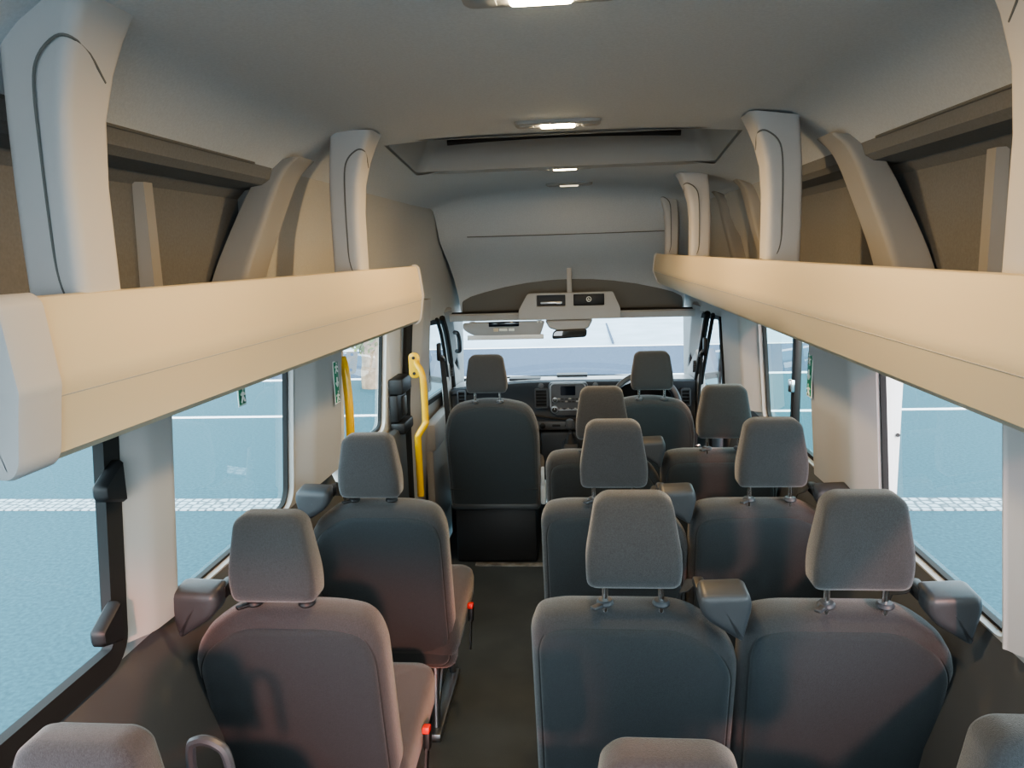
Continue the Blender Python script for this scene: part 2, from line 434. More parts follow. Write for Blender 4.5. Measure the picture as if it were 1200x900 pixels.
# ------------------------------------------------------------------ luggage racks
def rack(sgn, ya, yb, xa, xb, top, bot, to, bo, name, label, posts):
    root = empty(name, (sgn*.75, (ya+yb)/2, 1.42), label, 'luggage rack')
    def prof(t, g=0):
        x = lerp(xa, xb, t); zt = lerp(top[0], top[1], t); zb = lerp(bot[0], bot[1], t); h = zt-zb
        pts = [(x+.075, zb-.002), (x+bo+.004-g, zb-g), (x+bo-.010-g, zb+.012), (x+.002-g, zb+.42*h), (x-.001-g, zb+.48*h), (x+.001-g, zb+.54*h),
               (x+to-.004-g, zt-.012+g), (x+to+.002, zt-.002+g), (x+to+.010, zt+g), (x+to+.016, zt-.004), (x+.04, zb+.55*h), (x+.07, zb+.02)]
        return pts
    secs = []
    for k in range(13):
        t = k/12; y = lerp(ya+.08, yb-.018, t)
        secs.append([(sgn*x, y, z) for x, z in prof(t)])
    mb = MB(); mb.loft(secs); fas = mb.build('fascia', M['rack'], root, 'world', angle=32)
    # thin joint line along the fascia
    mb = MB(); mb.tube([(sgn*(prof(k/12)[3][0]+.0009), lerp(ya+.08, yb-.018, k/12), prof(k/12)[3][1]-.004) for k in range(13)], .0010, 6)
    mb.build('seam', M['trim'], fas, 'world')
    # rear end cap: closes the whole rack end up to the wall
    def cap(y0, y1, t, nm):
        base = prof(t, .006); xw = wallx(1.45)-.006
        ol = [(xw, base[0][1])] + base[:9] + [(base[8][0]+.05, base[8][1]-.02), (xw, base[0][1]+.06)]
        ol = roundpoly(ol, .012, 3)
        mb = MB(); s_ = 1 if y1 > y0 else -1; d = abs(y1-y0)
        pillow(mb, ol, [(.012, 0), (.003, .004*min(1, d/.03)), (0, .012*min(1, d/.05)), (0, d)], lambda a, b, e: (sgn*a, y0+s_*e, b))
        return mb.build(nm, M['rackend'], root, 'world', angle=32)
    cap(ya, ya+.082, 0, 'end_cap'); cap(yb, yb-.02, 1, 'end_cap')
    # bottom tray out to the wall
    secs = []
    for k in range(7):
        t = k/6; y = lerp(ya+.08, yb-.02, t); x = lerp(xa, xb, t); zb = lerp(bot[0], bot[1], t)
        secs.append([(sgn*(x+.06), y, zb), (sgn*(x+.06), y, zb+.016), (sgn*(wallx(zb)-.005)*cabx(y), y, zb+.03), (sgn*(wallx(zb)-.005)*cabx(y), y, zb+.014)])
    mb = MB(); mb.loft(secs); mb.build('tray', M['trim'], root, 'world')
    # hangers up to the ceiling
    for (y, xc, w, d) in posts:
        t = (y-ya)/(yb-ya); zb = lerp(bot[0], bot[1], t)+.03; secs = []; zs = [0, .15, .3, .45, .6, .75, .86, .94, 1]
        zt = cz(min(.65, xc))-.002 if xc < .66 else 1.966
        zt = 1.995 if y > 3 else 2.045
        for q in zs:
            fl = max(0, (q-.62)/.38)**2; mid = 4*q*(1-q)
            x0 = xc-w/2-.060*fl; x1 = xc+w/2-.014*fl+.004*mid
            yy0 = y-d/2-.015*fl-.004*mid; yy1 = y+d/2+.015*fl
            pr = roundpoly([(x0, yy0, .022), (x0, yy1, .016), (x1, yy1, .012), (x1, yy0, .014)], .015, 4)
            secs.append([(sgn*a, b, lerp(zb, zt - (.014 if a > .66 else 0), q)) for a, b in pr])
        mb = MB(); mb.loft(secs); h = mb.build('hanger', M['rackend'], root, 'world', angle=40)
        # recessed cover outline on the hanger
        g = []
        for q, u in ((.70, 1.0), (.78, .97), (.86, .85), (.90, .6), (.92, .3)): pass
        x0 = xc-w/2; fy = y-d/2
        pts = [(x0+.0005, fy+d*.75, .285), (x0, fy+d*.35, .28), (x0+.006, fy+.006, .285), (x0+w*.30, fy-.0015, .31), (x0+w*.42, fy-.003, .38), (x0+w*.43, fy-.005, .5), (x0+w*.42, fy-.006, .65),
               (x0+w*.36, fy-.010, .80), (x0+w*.20, fy-.013, .865), (x0-.012, fy-.0135, .905), (x0-.030, fy-.004, .905), (x0-.028, fy+d*.35, .885), (x0-.019, fy+d*.8, .835)]
        z1 = zb; L = zt-zb
        pts = smoothpath([(sgn*a, b, lerp(zb, zt, max(q, .0))) for a, b, q in pts], 4)
        # keep the line on the shell: stand it just proud of the surface
        mb = MB(); mb.tube(pts, .0022, 6); mb.build('seam', M['headdark'], h, 'world')
    return root
rack(-1, .885, 2.92, .646, .540, (1.640, 1.636), (1.412, 1.420), .016, .024, 'luggage_rack', 'long cream luggage rack along the left wall, ending before the front door',
     [(1.12, .703, .085, .10), (2.37, .645, .082, .10)])
rack(1, .80, 4.60, .600, .490, (1.632, 1.640), (1.425, 1.466), .012, .034, 'luggage_rack', 'longer cream luggage rack along the right wall, reaching to the driver seat',
     [(1.06, .672, .09, .10), (2.35, .643, .092, .10), (3.55, .592, .083, .09), (4.44, .572, .068, .08)])

# ------------------------------------------------------------------ ceiling lamps
def lamp(y, x, w, l, lens, label, power, first=False):
    z = cz(x)+lift(y)
    root = empty('dome_lamp', (x, y, z), label, 'ceiling light', 'lamps along the ceiling')
    mb = MB(); pillow(mb, rrect(w, l, .02, 4), [(.006, -.012), (.001, -.009), (0, 0)], lambda a, b, d: (a, b, d))
    mb.build('housing', M['trim'], root)
    mb = MB(); pillow(mb, rrect(w*.40, l*.62, .008, 4), [(.003, -.0165), (0, -.014), (0, -.009)], lambda a, b, d: (a, b, d))
    mb.build('lens', lens, root)
    for s_ in (-1, 1):
        mb = MB(); mb.box((s_*w*.36, 0, -.0125), (w*.16, l*.5, .004), .0015); mb.build('switch', M['visor'], root)
    if power:
        L = bpy.data.lights.new('dome_light', 'AREA'); L.shape = 'RECTANGLE'; L.size = w*.5; L.size_y = l*.8
        L.energy = power*1.25; L.color = (1, .66, .32)
        o = bpy.data.objects.new('dome_light', L); COL.objects.link(o); o.location = (x, y, z-.03)
        L.spread = PI
lamp(1.225, .008, .24, .085, M['lens'], 'brightest ceiling lamp, nearest, at the top edge of the view', 3.2)
lamp(2.43, .0, .26, .085, M['lens'], 'lit ceiling lamp just before the sunken roof hatch', 3.0)
lamp(3.275, .005, .24, .075, M['lensdim'], 'small lit ceiling lamp just beyond the roof hatch', 2.0)
lamp(4.10, .012, .24, .07, M['lensfaint'], 'faint farthest ceiling lamp over the front seats', .25)

# ------------------------------------------------------------------ seats
REC = .20
TOP = .893
def backpt(x, s, d):          # s: height along the back (0 at top, negative downward), d: depth forward
    return (x, -s*math.sin(REC) + d*math.cos(REC), TOP + s*math.cos(REC) + d*math.sin(REC)*.6)
def headrest(root, cx, z0, h, wb, wt, posts=True, post_len=.05, th=.085, y=.03, lever=True, low=False, spread=.061):
    tilt = .10
    ol = [(-wb/2+.004, 0, .022), (wb/2-.004, 0, .022), (wb/2, h*.30, .06), (wt/2+.004, h*.92, .02), (wt/2-.018, h, .02), (-wt/2+.018, h, .02), (-wt/2-.004, h*.92, .02), (-wb/2, h*.30, .06)]
    def pl(a, s, d):
        bulge = -.012*(1-(2*(s/h)-1)**2)
        return (cx+a, y + (d-th/2)*(1-.25*s/h) - s*math.sin(tilt)*.3 + (bulge if d < th/2 else 0), z0+s)
    mb = MB(); pillowp(mb, ol, [(.03, -.002), (.012, 0), (.004, .006), (0, .016), (0, th-.022), (.006, th-.008), (.022, th)], pl)
    hr = mb.build('headrest', M['fabric'], root, angle=60)
    for s_ in (-1, 1):
        if posts:
            mb = MB(); mb.tube([(cx+s_*spread, y, z0+.03), (cx+s_*spread, y, z0-post_len-.03)], .0068, 12)
            mb.build('post', M['chrome'], hr)
        zt = z0-post_len+.004 if posts else z0-.014
        mb = MB(); mb.lathe([(.008, .007), (.015, .007), (.019, .003), (.0195, -.002), (.016, -.006)], (cx+s_*spread, y, zt), n=20)
        if s_ < 0 and lever:
            mb.box((cx+s_*spread-.016, y-.020, zt), (.036, .016, .008), .003, Matrix.Rotation(.8, 3, 'Z'))
        mb.build('post_guide', M['dplast'] if not low else M['black'], hr)
    return hr
def backrest(root, cx, w, h, rt, rb=.05, chamfer=0, name='backrest', th=.115, ins=.036, pmat='panel'):
    """chamfer +1: right top corner cut for the belt housing, -1: left, 0: none"""
    hw = w/2
    def corner(sg):
        if chamfer == sg: return [(sg*hw, -.130, .035), (sg*(hw-.035), -.066, .04), (sg*(hw-.125), 0, .05)]
        return [(sg*hw, -rt*1.05, rt*.9), (sg*(hw-rt*.30), -rt*.22, rt*.6), (sg*(hw-rt*1.3), 0, rt*.6)]
    poly = [(-hw+.004, -h, rb), (hw-.004, -h, rb)] + corner(1) + corner(-1)[::-1]
    pl = lambda a, s, d: backpt(cx+a, s, d)
    mb = MB(); pillowp(mb, poly, [(ins+.002, .004), (ins*.55, .008), (.008, .018), (.002, .034), (0, .06), (.004, th-.03), (.018, th-.010), (.05, th)], pl)
    b = mb.build(name, M['fabric'], root, angle=60)
    def bulge(a, s, d):
        q = max(0, 1-(abs(a)/hw)**2)*max(0, 1-((s+h/2)/(h/2))**2); return pl(a, s, d-.012*q if d < .002 else d)
    sx = .020; pp = [(x*(1-sx/hw), s*(1-ins/h)-ins*(1-.75*(-s/h)), r) for x, s, r in poly]
    mb = MB(); pillowp(mb, pp, [(.055, -.003), (.020, -.002), (.006, .001), (0, .007), (0, .025)], bulge)
    p = mb.build('back_panel', M[pmat], b, angle=60)
    pts = [pl(x, s, .008) for x, s in roundpoly(polyinset(pp, -.001), .01, 5)]
    mb = MB(); mb.tube(pts, .0024, 6, loop=True); mb.build('piping', M['piping'], b)
    return b, poly, pl
def belt_housing(root, x, sg):
    """grey plastic belt outlet on a shoulder; sg side it slopes down to"""
    ol = [(-.054, -.004), (.048, 0), (.055, -.03), (.036, -.112, .008), (-.042, -.062), (-.058, -.034)]
    ol = roundpoly([(a*sg, *r) for a, *r in ol][::sg], .014, 4)
    mb = MB()
    def pl(a, b, d): return (x+a*(1-.3*d), -.022+d, TOP+.062+b+max(0, b+.07)*1.5*d)
    pillow(mb, ol, [(.012, 0), (.004, .003), (0, .010), (0, .062), (.005, .076), (.02, .082)], pl)
    o = mb.build('belt_housing', M['dplast'], root, angle=50)
    mb = MB(); mb.box((x-.045*sg, .06, TOP+.040), (.026, .06, .03), .006); mb.build('belt_outlet', M['black'], o)
    mb = MB(); mb.ribbon([(x-.055*sg, .06, TOP+.045), (x-.075*sg, .11, TOP+.02), (x-.10*sg, .155, TOP-.12), (x-.14*sg, .21, TOP-.35)], .045, .002, (.3, 1, 0))
    mb.build('belt_strap', M['belt'], o)
def cushion(root, cx, w, y0=.10, y1=.56, z0=.34, z1=.475):
    ol = rrect(w, y1-y0, .06, 5, 0, (y0+y1)/2)
    mb = MB(); pillow(mb, ol, [(.05, z1+.004), (.02, z1), (.006, z1-.012), (0, z1-.04), (.004, z0+.03), (.02, z0)], lambda a, b, d: (cx+a, b, d - .03*(1-min(1, (b-y0)/.3)) - (.012*max(0, 1-(a/(w*.36))**2) if d > .5 else 0)))
    return mb.build('seat_cushion', M['fabric'], root, angle=60)
def buckle(root, x, y=.30, dz=-.085):
    mb = MB(); mb.ribbon([(x, y-.05, .36+dz), (x, y-.02, .42+dz), (x, y, .455+dz)], .03, .006, (0, 1, 0))
    mb.box((x, y+.005, .475+dz), (.018, .034, .06), .005, Matrix.Rotation(-.2, 3, 'X'))
    b = mb.build('buckle', M['black'], root)
    mb = MB(); mb.box((x, y-.002, .506+dz), (.020, .030, .018), .003, Matrix.Rotation(-.2, 3, 'X')); mb.build('release_button', M['red'], b)
def legs(root, xs, y0=.16, y1=.52):
    for x in xs:
        mb = MB(); mb.box((x, .33, .015), (.05, .44, .03), .008)
        mb.tube([(x, y0, .03), (x, y0+.05, .345)], .014, 10); mb.tube([(x, y1, .03), (x, y1-.05, .345)], .014, 10)
        mb.tube([(x, y0+.01, .05), (x, y1-.05, .33)], .009, 8)
        mb.build('leg', M['steel'], root)
    mb = MB(); cx = sum(xs)/2; mb.box((cx, .33, .332), (abs(xs[1]-xs[0])+.06, .40, .03), .006)
    mb.build('seat_frame', M['black'], root)

def single_seat(name='passenger_seat'):
    r = empty(name, (0, 0, 0))
    backrest(r, 0, .462, .655, .085, chamfer=-1)
    headrest(r, .0, .925, .205, .200, .150, posts=False, low=True)
    belt_housing(r, -.185, -1); cushion(r, .006, .475); buckle(r, .258); legs(r, (-.14, .14))
    return r
def double_seat(name='double_passenger_seat', post=.03):
    r = empty(name, (0, 0, 0))
    for cx in (-.231, .233):
        backrest(r, cx, .466, .655, .058, chamfer=1)
        headrest(r, cx+(-.003 if cx < 0 else .006), .956, .210, .208, .156, post_len=.050)
        belt_housing(r, cx+.190, 1)
        cushion(r, cx, .45)
    buckle(r, .0); legs(r, (-.33, .33))
    return r
NEAR = 1.55
s1 = single_seat(); s1.location = (-.627, NEAR, 0); tag(s1, 'nearest full single seat on the left, grey fabric, beside the aisle', 'seat', 'single seats along the left wall')
s2 = copytree(s1); s2.location = (-.610, 2.28, 0); tag(s2, 'second single seat on the left, in front of the nearest, by the yellow rail', 'seat', 'single seats along the left wall')
d1 = double_seat(); d1.location = (.400, 1.57, 0); tag(d1, 'nearest double seat on the right, dark grey fabric, largest in view', 'seat', 'double seats along the right wall')
d2 = copytree(d1); d2.location = (.388, 2.28, 0); tag(d2, 'middle double seat on the right, between the nearest and the front ones', 'seat', 'double seats along the right wall')
d3 = copytree(d1); d3.location = (.372, 2.97, -.02); tag(d3, 'frontmost double seat on the right, directly behind the driver', 'seat', 'double seats along the right wall')
# back row at the very bottom of the view
def rear_seat(x, label, up=0):
    r = empty('rear_row_seat', (x, .86, 0), label, 'seat', 'back row seats')
    global TOP
    t0 = TOP; TOP = .80
    backrest(r, 0, .43, .46, .085, chamfer=0)
    headrest(r, 0, .857+up, .205, .205, .160, posts=True, post_len=.06+up)
    TOP = t0
    cushion(r, 0, .43, z0=.36, z1=.47); legs(r, (-.14, .14))
    return r
rear_seat(.162, 'back row seat in the middle, only its brown grey headrest in view at the bottom')
rear_seat(.612, 'back row seat at the right corner, only its headrest in view', .045)
r3 = rear_seat(-.612, 'back row seat at the left corner, only its headrest in view by the window')
# grey belt loop beside the left back row seat
mb = MB(); mb.tube(smoothpath([(-.545, 1.02, .80), (-.548, 1.02, .93), (-.535, 1.02, .955), (-.505, 1.02, .95), (-.488, 1.02, .92), (-.482, 1.02, .80)], 5), .008, 8); mb.build('belt_loop', M['dplast'], r3, 'world')
# front seats
def front_seat(name, loc, label, lever=True, hx=-.01):
    r = empty(name, loc, label, 'seat')
    global TOP
    t0 = TOP; TOP = .92
    b, ol, pl = backrest(r, 0, .50, .645, .15, .04, ins=.022, th=.13)
    mb = MB(); mb.tube([pl(-.235+.047*k, -.50, -.005) for k in range(11)], .003, 6); mb.build('pocket_seam', M['piping'], b)
    TOP = t0
    headrest(r, hx, .970, .195, .212, .165, post_len=.056, lever=False, spread=.064)
    cushion(r, 0, .50, y0=.12, y1=.60, z0=.36, z1=.50)
    mb = MB(); mb.box((.0, .34, .325), (.47, .46, .035), .01); mb.build('seat_frame', M['dplast'], r)
    mb = MB(); mb.box((.0, .34, .16), (.44, .42, .31), .012); mb.build('pedestal', M['black'], r)
    if lever:
        mb = MB(); mb.box((.262, .14, .40), (.03, .09, .12), .012); mb.box((.262, .10, .50), (.018, .03, .10), .006)
        mb.build('recline_lever', M['visor'], r)
    return r
front_seat('front_passenger_seat', (-.413, 3.83, 0), 'front passenger seat on the left with a tall rounded dark back')
front_seat('driver_seat', (.392, 3.85, 0), 'driver seat on the right before the steering wheel', lever=False, hx=.022)

# ------------------------------------------------------------------ yellow grab rails
r = empty('grab_rail', (-.735, 3.66, .5), 'bright yellow grab rail with two screws on the left door pillar', 'grab rail')
mb = MB(); mb.tube(smoothpath([(-.742, 3.655, 1.165), (-.738, 3.645, 1.150), (-.716, 3.625, 1.125), (-.704, 3.62, 1.08), (-.702, 3.62, .98), (-.702, 3.62, .885), (-.704, 3.615, .86), (-.735, 3.60, .81), (-.740, 3.60, .78), (-.740, 3.6, .66), (-.740, 3.60, .50)], 5), .0165, 12)
mb.build('rail', M['yellow'], r, 'world')
mb = MB(); pillow(mb, rrect(.055, .125, .024, 5), [(.003, 0), (0, .002), (0, .008)], lambda a, b, d: (-.752+a, 3.655+d, 1.145+b)); pl_ = mb.build('mounting_plate', M['yellow'], r, 'world')
for z in (1.182, 1.105):
    mb = MB(); mb.lathe([(.008, -.004), (.008, .001)], (-.754, 3.655, z), (0, 1, 0), 12); mb.build('screw', M['black'], pl_, 'world')
r = empty('grab_rail', (-.80, 2.75, .5), 'orange yellow grab rail behind the second single seat, against the sliding door window', 'grab rail')
mb = MB(); mb.tube(smoothpath([(-.850, 2.84, 1.30), (-.838, 2.83, 1.26), (-.832, 2.825, 1.2), (-.828, 2.82, 1.1), (-.832, 2.82, .90), (-.836, 2.82, .70), (-.838, 2.82, .55), (-.86, 2.82, .45)], 5), .0165, 12)
mb.build('rail', M['yellow'], r, 'world')
mb = MB(); pillow(mb, rrect(.05, .11, .022, 5), [(.003, 0), (0, .002), (0, .008)], lambda a, b, d: (-.852-d, 2.84+a, 1.31+b)); mb.build('mounting_plate', M['yellow'], r, 'world')

# ------------------------------------------------------------------ sliding door on the left
sd = band('door_1', -1, 2.80, 3.92, [hole(2.93, 3.62, .84, 1.40, .05)], M['white'], za=.02, zb=1.44, thick=.04, fx=lambda y, z: wallx(max(z, .86)))
tag(sd, 'white left sliding door with a large window behind the yellow rails', kind='structure')
w6 = window('window_6', -1, (2.93, 3.62, .84, 1.40), M['glass'], .018, label='window of the left sliding door reflecting the yellow rail', r=.05)
mb = MB(); mb.box((-.862, 3.30, .44), (.05, .95, .78), .02); o = mb.build('trim_17', M['lower']); tag(o, 'dark lower lining of the left sliding door', kind='structure')
mb = MB(); mb.tube([(-.862, 3.87, .05), (-.858, 3.88, .9), (-.815, 3.88, 1.42)], .024, 8); o = mb.build('trim_18', M['rubber']); tag(o, 'black rubber seal up the front edge of the sliding door', kind='structure')
r = empty('door_latch', (-.85, 3.75, .8), 'black latch box between white strips on the sliding door edge', 'door latch')
mb = MB()
for z0, z1, d in ((.80, .86, .075), (.86, 1.0, .045), (1.0, 1.08, .075)):
    mb.box((-.885+d/2, 3.735, (z0+z1)/2), (d, .20, z1-z0), .012)
mb.build('latch_body', M['black'], r, 'world')
mb = MB(); mb.box((-.835, 3.75, .93), (.02, .05, .10), .006); mb.build('latch_plate', M['dplast'], r, 'world')

# ------------------------------------------------------------------ cab: doors, pillars, windscreen
def doorx(y, z): return (wallx(max(z, .86))-.015)*cabx(y)
def cab_door(name, sgn, label, wname, wlabel):
    h = roundpoly([(4.30, .80, .04), (5.14, .80, .04), (5.10, .98, .04), (4.82, 1.27, .05), (4.30, 1.30, .05)], .04)
    d = band(name, sgn, 4.10, 5.25, [h], M['trim'], za=-.2, zb=1.36, thick=.05, fx=doorx); tag(d, label, kind='structure')
    window(wname, sgn, h, M['glass'], .03, wlabel, fx=doorx, inn=.012)
cab_door('door_2', -1, 'pale front left door with a black framed window beside the passenger seat', 'window_7', 'front left door window seen past the yellow rail')
cab_door('door_3', 1, 'pale front right door beside the driver', 'window_8', 'front right door window beside the driver')
mb = MB(); mb.box((-.79, 4.48, .66), (.07, .7, .16), .02); mb.box((-.80, 4.5, .35), (.05, .72, .5), .02); o = mb.build('trim_19', M['trim']); tag(o, 'pale armrest lining of the front left door', kind='structure')
mb = MB(); mb.box((.79, 4.48, .66), (.07, .7, .16), .02); o = mb.build('trim_20', M['dplast']); tag(o, 'dark armrest lining of the front right door', kind='structure')
def apillar(name, sgn, label):
    secs = []
    for t in [k/8 for k in range(9)]:
        y = lerp(4.68, 5.30, t); z = lerp(1.33, .76, t); x = lerp(.742, .79, t)
        pr = roundpoly([(-.012, .02), (.045, -.045), (.085, -.02), (.085, .05), (.0, .06)], .012, 4)
        secs.append([(sgn*(x+a), y+b, z+b*.3) for a, b in pr])
    mb = MB(); mb.loft(secs); o = mb.build(name, M['trim'], angle=45); tag(o, label, kind='structure')
apillar('trim_21', -1, 'pale left windscreen pillar with a dark handle'); apillar('trim_22', 1, 'pale right windscreen pillar')
for sgn, nm in ((-1, 'trim_23'), (1, 'trim_24')):   # lining between pillar foot and dash
    mb = MB(); mb.loft([[(sgn*.765, 4.62, .60), (sgn*.765, 4.62, .86), (sgn*.80, 4.62, .86), (sgn*.80, 4.62, .60)], [(sgn*.765, 4.72, .60), (sgn*.755, 4.72, 1.06), (sgn*.80, 4.72, 1.06), (sgn*.80, 4.72, .60)], [(sgn*.775, 5.2, .60), (sgn*.77, 5.2, .86), (sgn*.80, 5.2, .86), (sgn*.80, 5.2, .6)]])
    o = mb.build(nm, M['trim'], bevel=.008); tag(o, 'pale lining at the foot of the %s windscreen pillar' % ('left' if sgn < 0 else 'right'), kind='structure')
    r = empty('pillar_vent', (sgn*.75, 4.74, .94), 'small dark grille at the foot of the %s windscreen pillar' % ('left' if sgn < 0 else 'right'), 'vent')
    mb = MB(); mb.box((sgn*.752, 4.712, .955), (.028, .006, .075), .003); p = mb.build('grille', M['console'], r, 'world')
    for k in range(4):
        mb = MB(); mb.box((sgn*.752, 4.708, .932+.015*k), (.022, .005, .004), .001); mb.build('slat', M['black'], p, 'world')
# handle on the left pillar
r = empty('assist_grip', (-.715, 4.82, 1.1), 'black grab handle on the left windscreen pillar', 'handle')
mb = MB(); mb.tube(smoothpath([(-.735, 4.80, 1.185), (-.712, 4.77, 1.180), (-.708, 4.80, 1.14), (-.716, 4.86, 1.085), (-.722, 4.88, 1.055), (-.745, 4.91, 1.05)], 5), .014, 8); mb.build('grip', M['black'], r, 'world')

for sgn, nm, sd_ in ((-1, 'trim_25', 'left'), (1, 'trim_26', 'right')):
    mb = MB()
    for dx, dy, r_ in ((0, 0, .017), (.016, -.085, .011)):
        pts = [(.742, 4.42, 1.31), (.745, 4.56, 1.20), (.752, 4.72, .98), (.757, 4.80, .78)] if sgn < 0 else [(.752, 4.28, 1.315), (.755, 4.42, 1.17), (.762, 4.66, .93), (.765, 4.80, .74)]
        mb.tube(smoothpath([(sgn*(x+dx), y+dy, z) for x, y, z in pts], 5), r_, 8)
    o = mb.build(nm, M['rubber']); tag(o, 'black slanted rubber seal along the front %s door opening' % sd_, kind='structure')
mb = MB(); mb.box((0, 5.36, .36), (1.62, .04, .86)); o = mb.build('wall_front', M['black']); tag(o, kind='structure')

# windscreen
def wsp(x, t): return (x*lerp(.95, 1.03, t), lerp(4.74, 5.34, t) + .10*(1-(x/.78)**2), lerp(1.300, .79, t))
ws = empty('window_9', (0, 5.3, .79), 'wide windscreen over the dashboard', None, None, 'structure')
mb = MB(); xs = [-.79+.1317*k for k in range(13)]
mb.loft([[wsp(x, k/8) for x in xs] for k in range(9)], closed=False); mb.build('pane', M['wglass'], ws, 'world')
mb = MB(); mb.tube([wsp(x, 1.01) for x in xs], .012, 8); mb.build('lower_seal', M['rubber'], ws, 'world')
mb = MB(); mb.tube([wsp(x, -.01) for x in xs], .010, 8); mb.build('upper_seal', M['rubber'], ws, 'world')

# overhead cab shelf
cs = empty('overhead_cab_shelf', (0, 4.8, 1.3), 'grey overhead shelf above the windscreen with two slots in its middle', 'shelf')
mb = MB(); mb.box((0, 4.87, 1.272), (1.44, .34, .018), .006); mb.build('shelf_board', M['trim'], cs, 'world')
mb = MB(); mb.loft([[(x, 4.688, 1.262), (x, 4.68, 1.298), (x, 4.692, 1.308), (x, 4.71, 1.302), (x, 4.71, 1.262)] for x in (-.745, -.4, 0, .4, .745)]); mb.build('front_lip', M['trim'], cs, 'world')
con = roundpoly([(-.315, 1.266), (.30, 1.266), (.299, 1.325), (.255, 1.425), (-.255, 1.425), (-.312, 1.325)], .012, 4)
slots = [rrect(.175, .068, .006, 3, -.115, 1.380), rrect(.185, .070, .006, 3, .112, 1.380)]
vs, fs = holed(con, [s_[::-1] for s_ in slots], .05)
mb = MB(); mb.add([(a, 4.66+d, b) for a, b, d in vs], fs); mb.build('console', M['trim'], cs, 'world', bevel=.003)
mb = MB(); mb.box((-.115, 4.70, 1.38), (.17, .04, .066)); tray = mb.build('tray_slot', M['black'], cs, 'world')
mb = MB(); mb.box((-.115, 4.672, 1.365), (.13, .02, .014), .004); mb.box((-.07, 4.664, 1.362), (.03, .012, .012), .003); mb.build('tray_clip', M['silver'], tray, 'world')
mb = MB(); mb.box((.112, 4.668, 1.38), (.183, .03, .068), .003); bp_ = mb.build('switch_panel', M['black'], cs, 'world')
mb = MB(); mb.tube([(.112+.014*math.cos(k*PI/10), 4.651, 1.383+.014*math.sin(k*PI/10)) for k in range(20)], .0022, 6, loop=True)
mb.box((.112, 4.651, 1.381), (.016, .003, .004), .001); mb.tube([(.105, 4.651, 1.376), (.110, 4.651, 1.390), (.117, 4.651, 1.378)], .0016, 6); mb.build('round_symbol', M['signwhite'], bp_, 'world')
mb = MB(); mb.box((-.004, 4.70, 1.495), (.030, .06, .15), .004); mb.build('support', M['trim'], cs, 'world')
mb = MB(); mb.box((0, 4.94, 1.40), (1.40, .04, .24), .01); mb.build('back_board', M['headdark'], cs, 'world')

# sun visor on the left
sv = empty('sun_visor', (-.41, 4.66, 1.2560), 'grey sun visor folded down across the left of the windscreen', 'sun visor')
ol = roundpoly([(-.655, 1.2560), (-.155, 1.2590), (-.168, 1.2160), (-.188, 1.1620), (-.60, 1.1740, .04), (-.66, 1.2160, .04)], .012, 5)
mb = MB(); pillow(mb, ol, [(.004, 0), (0, .004), (0, .016), (.004, .02)], lambda a, b, d: (a, 4.645+d+(1.2560-b)*.25, b)); v_ = mb.build('visor_panel', M['visor'], sv, 'world')
mb = MB(); mb.box((-.40, 4.668, 1.1620), (.47, .006, .030), .003); mb.build('inner_edge', M['white'], v_, 'world')
mb = MB(); mb.box((-.405, 4.645, 1.2440), (.185, .004, .028), .001); mb.build('warning_label', M['screen'], v_, 'world')
for k, (x, w_) in enumerate(((-.455, .03), (-.41, .05), (-.36, .035))):
    mb = MB(); mb.box((x, 4.650, 1.2090), (w_, .003, .016 if k else .02), .001); mb.build('label_print', M['signwhite'] if k else M['rack'], v_, 'world')
mb = MB(); mb.tube([(-.62, 4.672, 1.2530), (-.17, 4.672, 1.2530)], .006, 8); mb.box((-.60, 4.672, 1.2545), (.03, .02, .014), .003); mb.box((-.19, 4.672, 1.2545), (.03, .02, .014), .003); mb.build('hinge', M['visor'], sv, 'world')
for x in (-.198, -.178):
    mb = MB(); mb.lathe([(.006, -.004), (.006, .004)], (x, 4.643, 1.2540), (0, -1, 0), 10); mb.build('clip', M['signwhite'], v_, 'world')
# mirror
mr = empty('rear_view_mirror', (0, 4.62, 1.25), 'rear view mirror hanging under its grey housing at the top of the windscreen', 'mirror')
mb = MB(); ol = roundpoly([(-.155, 1.262), (.135, 1.262), (.108, 1.208), (.06, 1.198), (-.08, 1.198), (-.13, 1.214)], .014, 4)
pillow(mb, ol, [(.008, 0), (0, .010), (0, .09), (.01, .10)], lambda a, b, d: (a, 4.635+d, b)); mb.build('housing', M['visor'], mr, 'world')
mb = MB(); ol = roundpoly([(-.085, 1.200), (.05, 1.200), (.02, 1.190), (-.06, 1.190)], .008, 3)
pillow(mb, ol, [(.004, 0), (0, .006), (0, .03), (.004, .036)], lambda a, b, d: (a, 4.63+d, b)); mb.build('stem', M['black'], mr, 'world')
mb = MB(); ol = roundpoly([(-.115, 1.150, .02), (.095, 1.160, .02), (.100, 1.212, .02), (-.105, 1.205, .03)], .02, 5)
pillow(mb, ol, [(.006, 0), (.001, .003), (0, .010), (.006, .03), (.03, .045)], lambda a, b, d: (a, 4.60+d, b)); sh = mb.build('mirror_shell', M['black'], mr, 'world')
mb = MB(); i = inset(ol, .008); mb.add([(a, 4.5995-(b-1.18)*.06, b) for a, b in i], [tuple(range(len(i)))]); mb.build('mirror_glass', M['mirror'], sh, 'world', smooth=False)

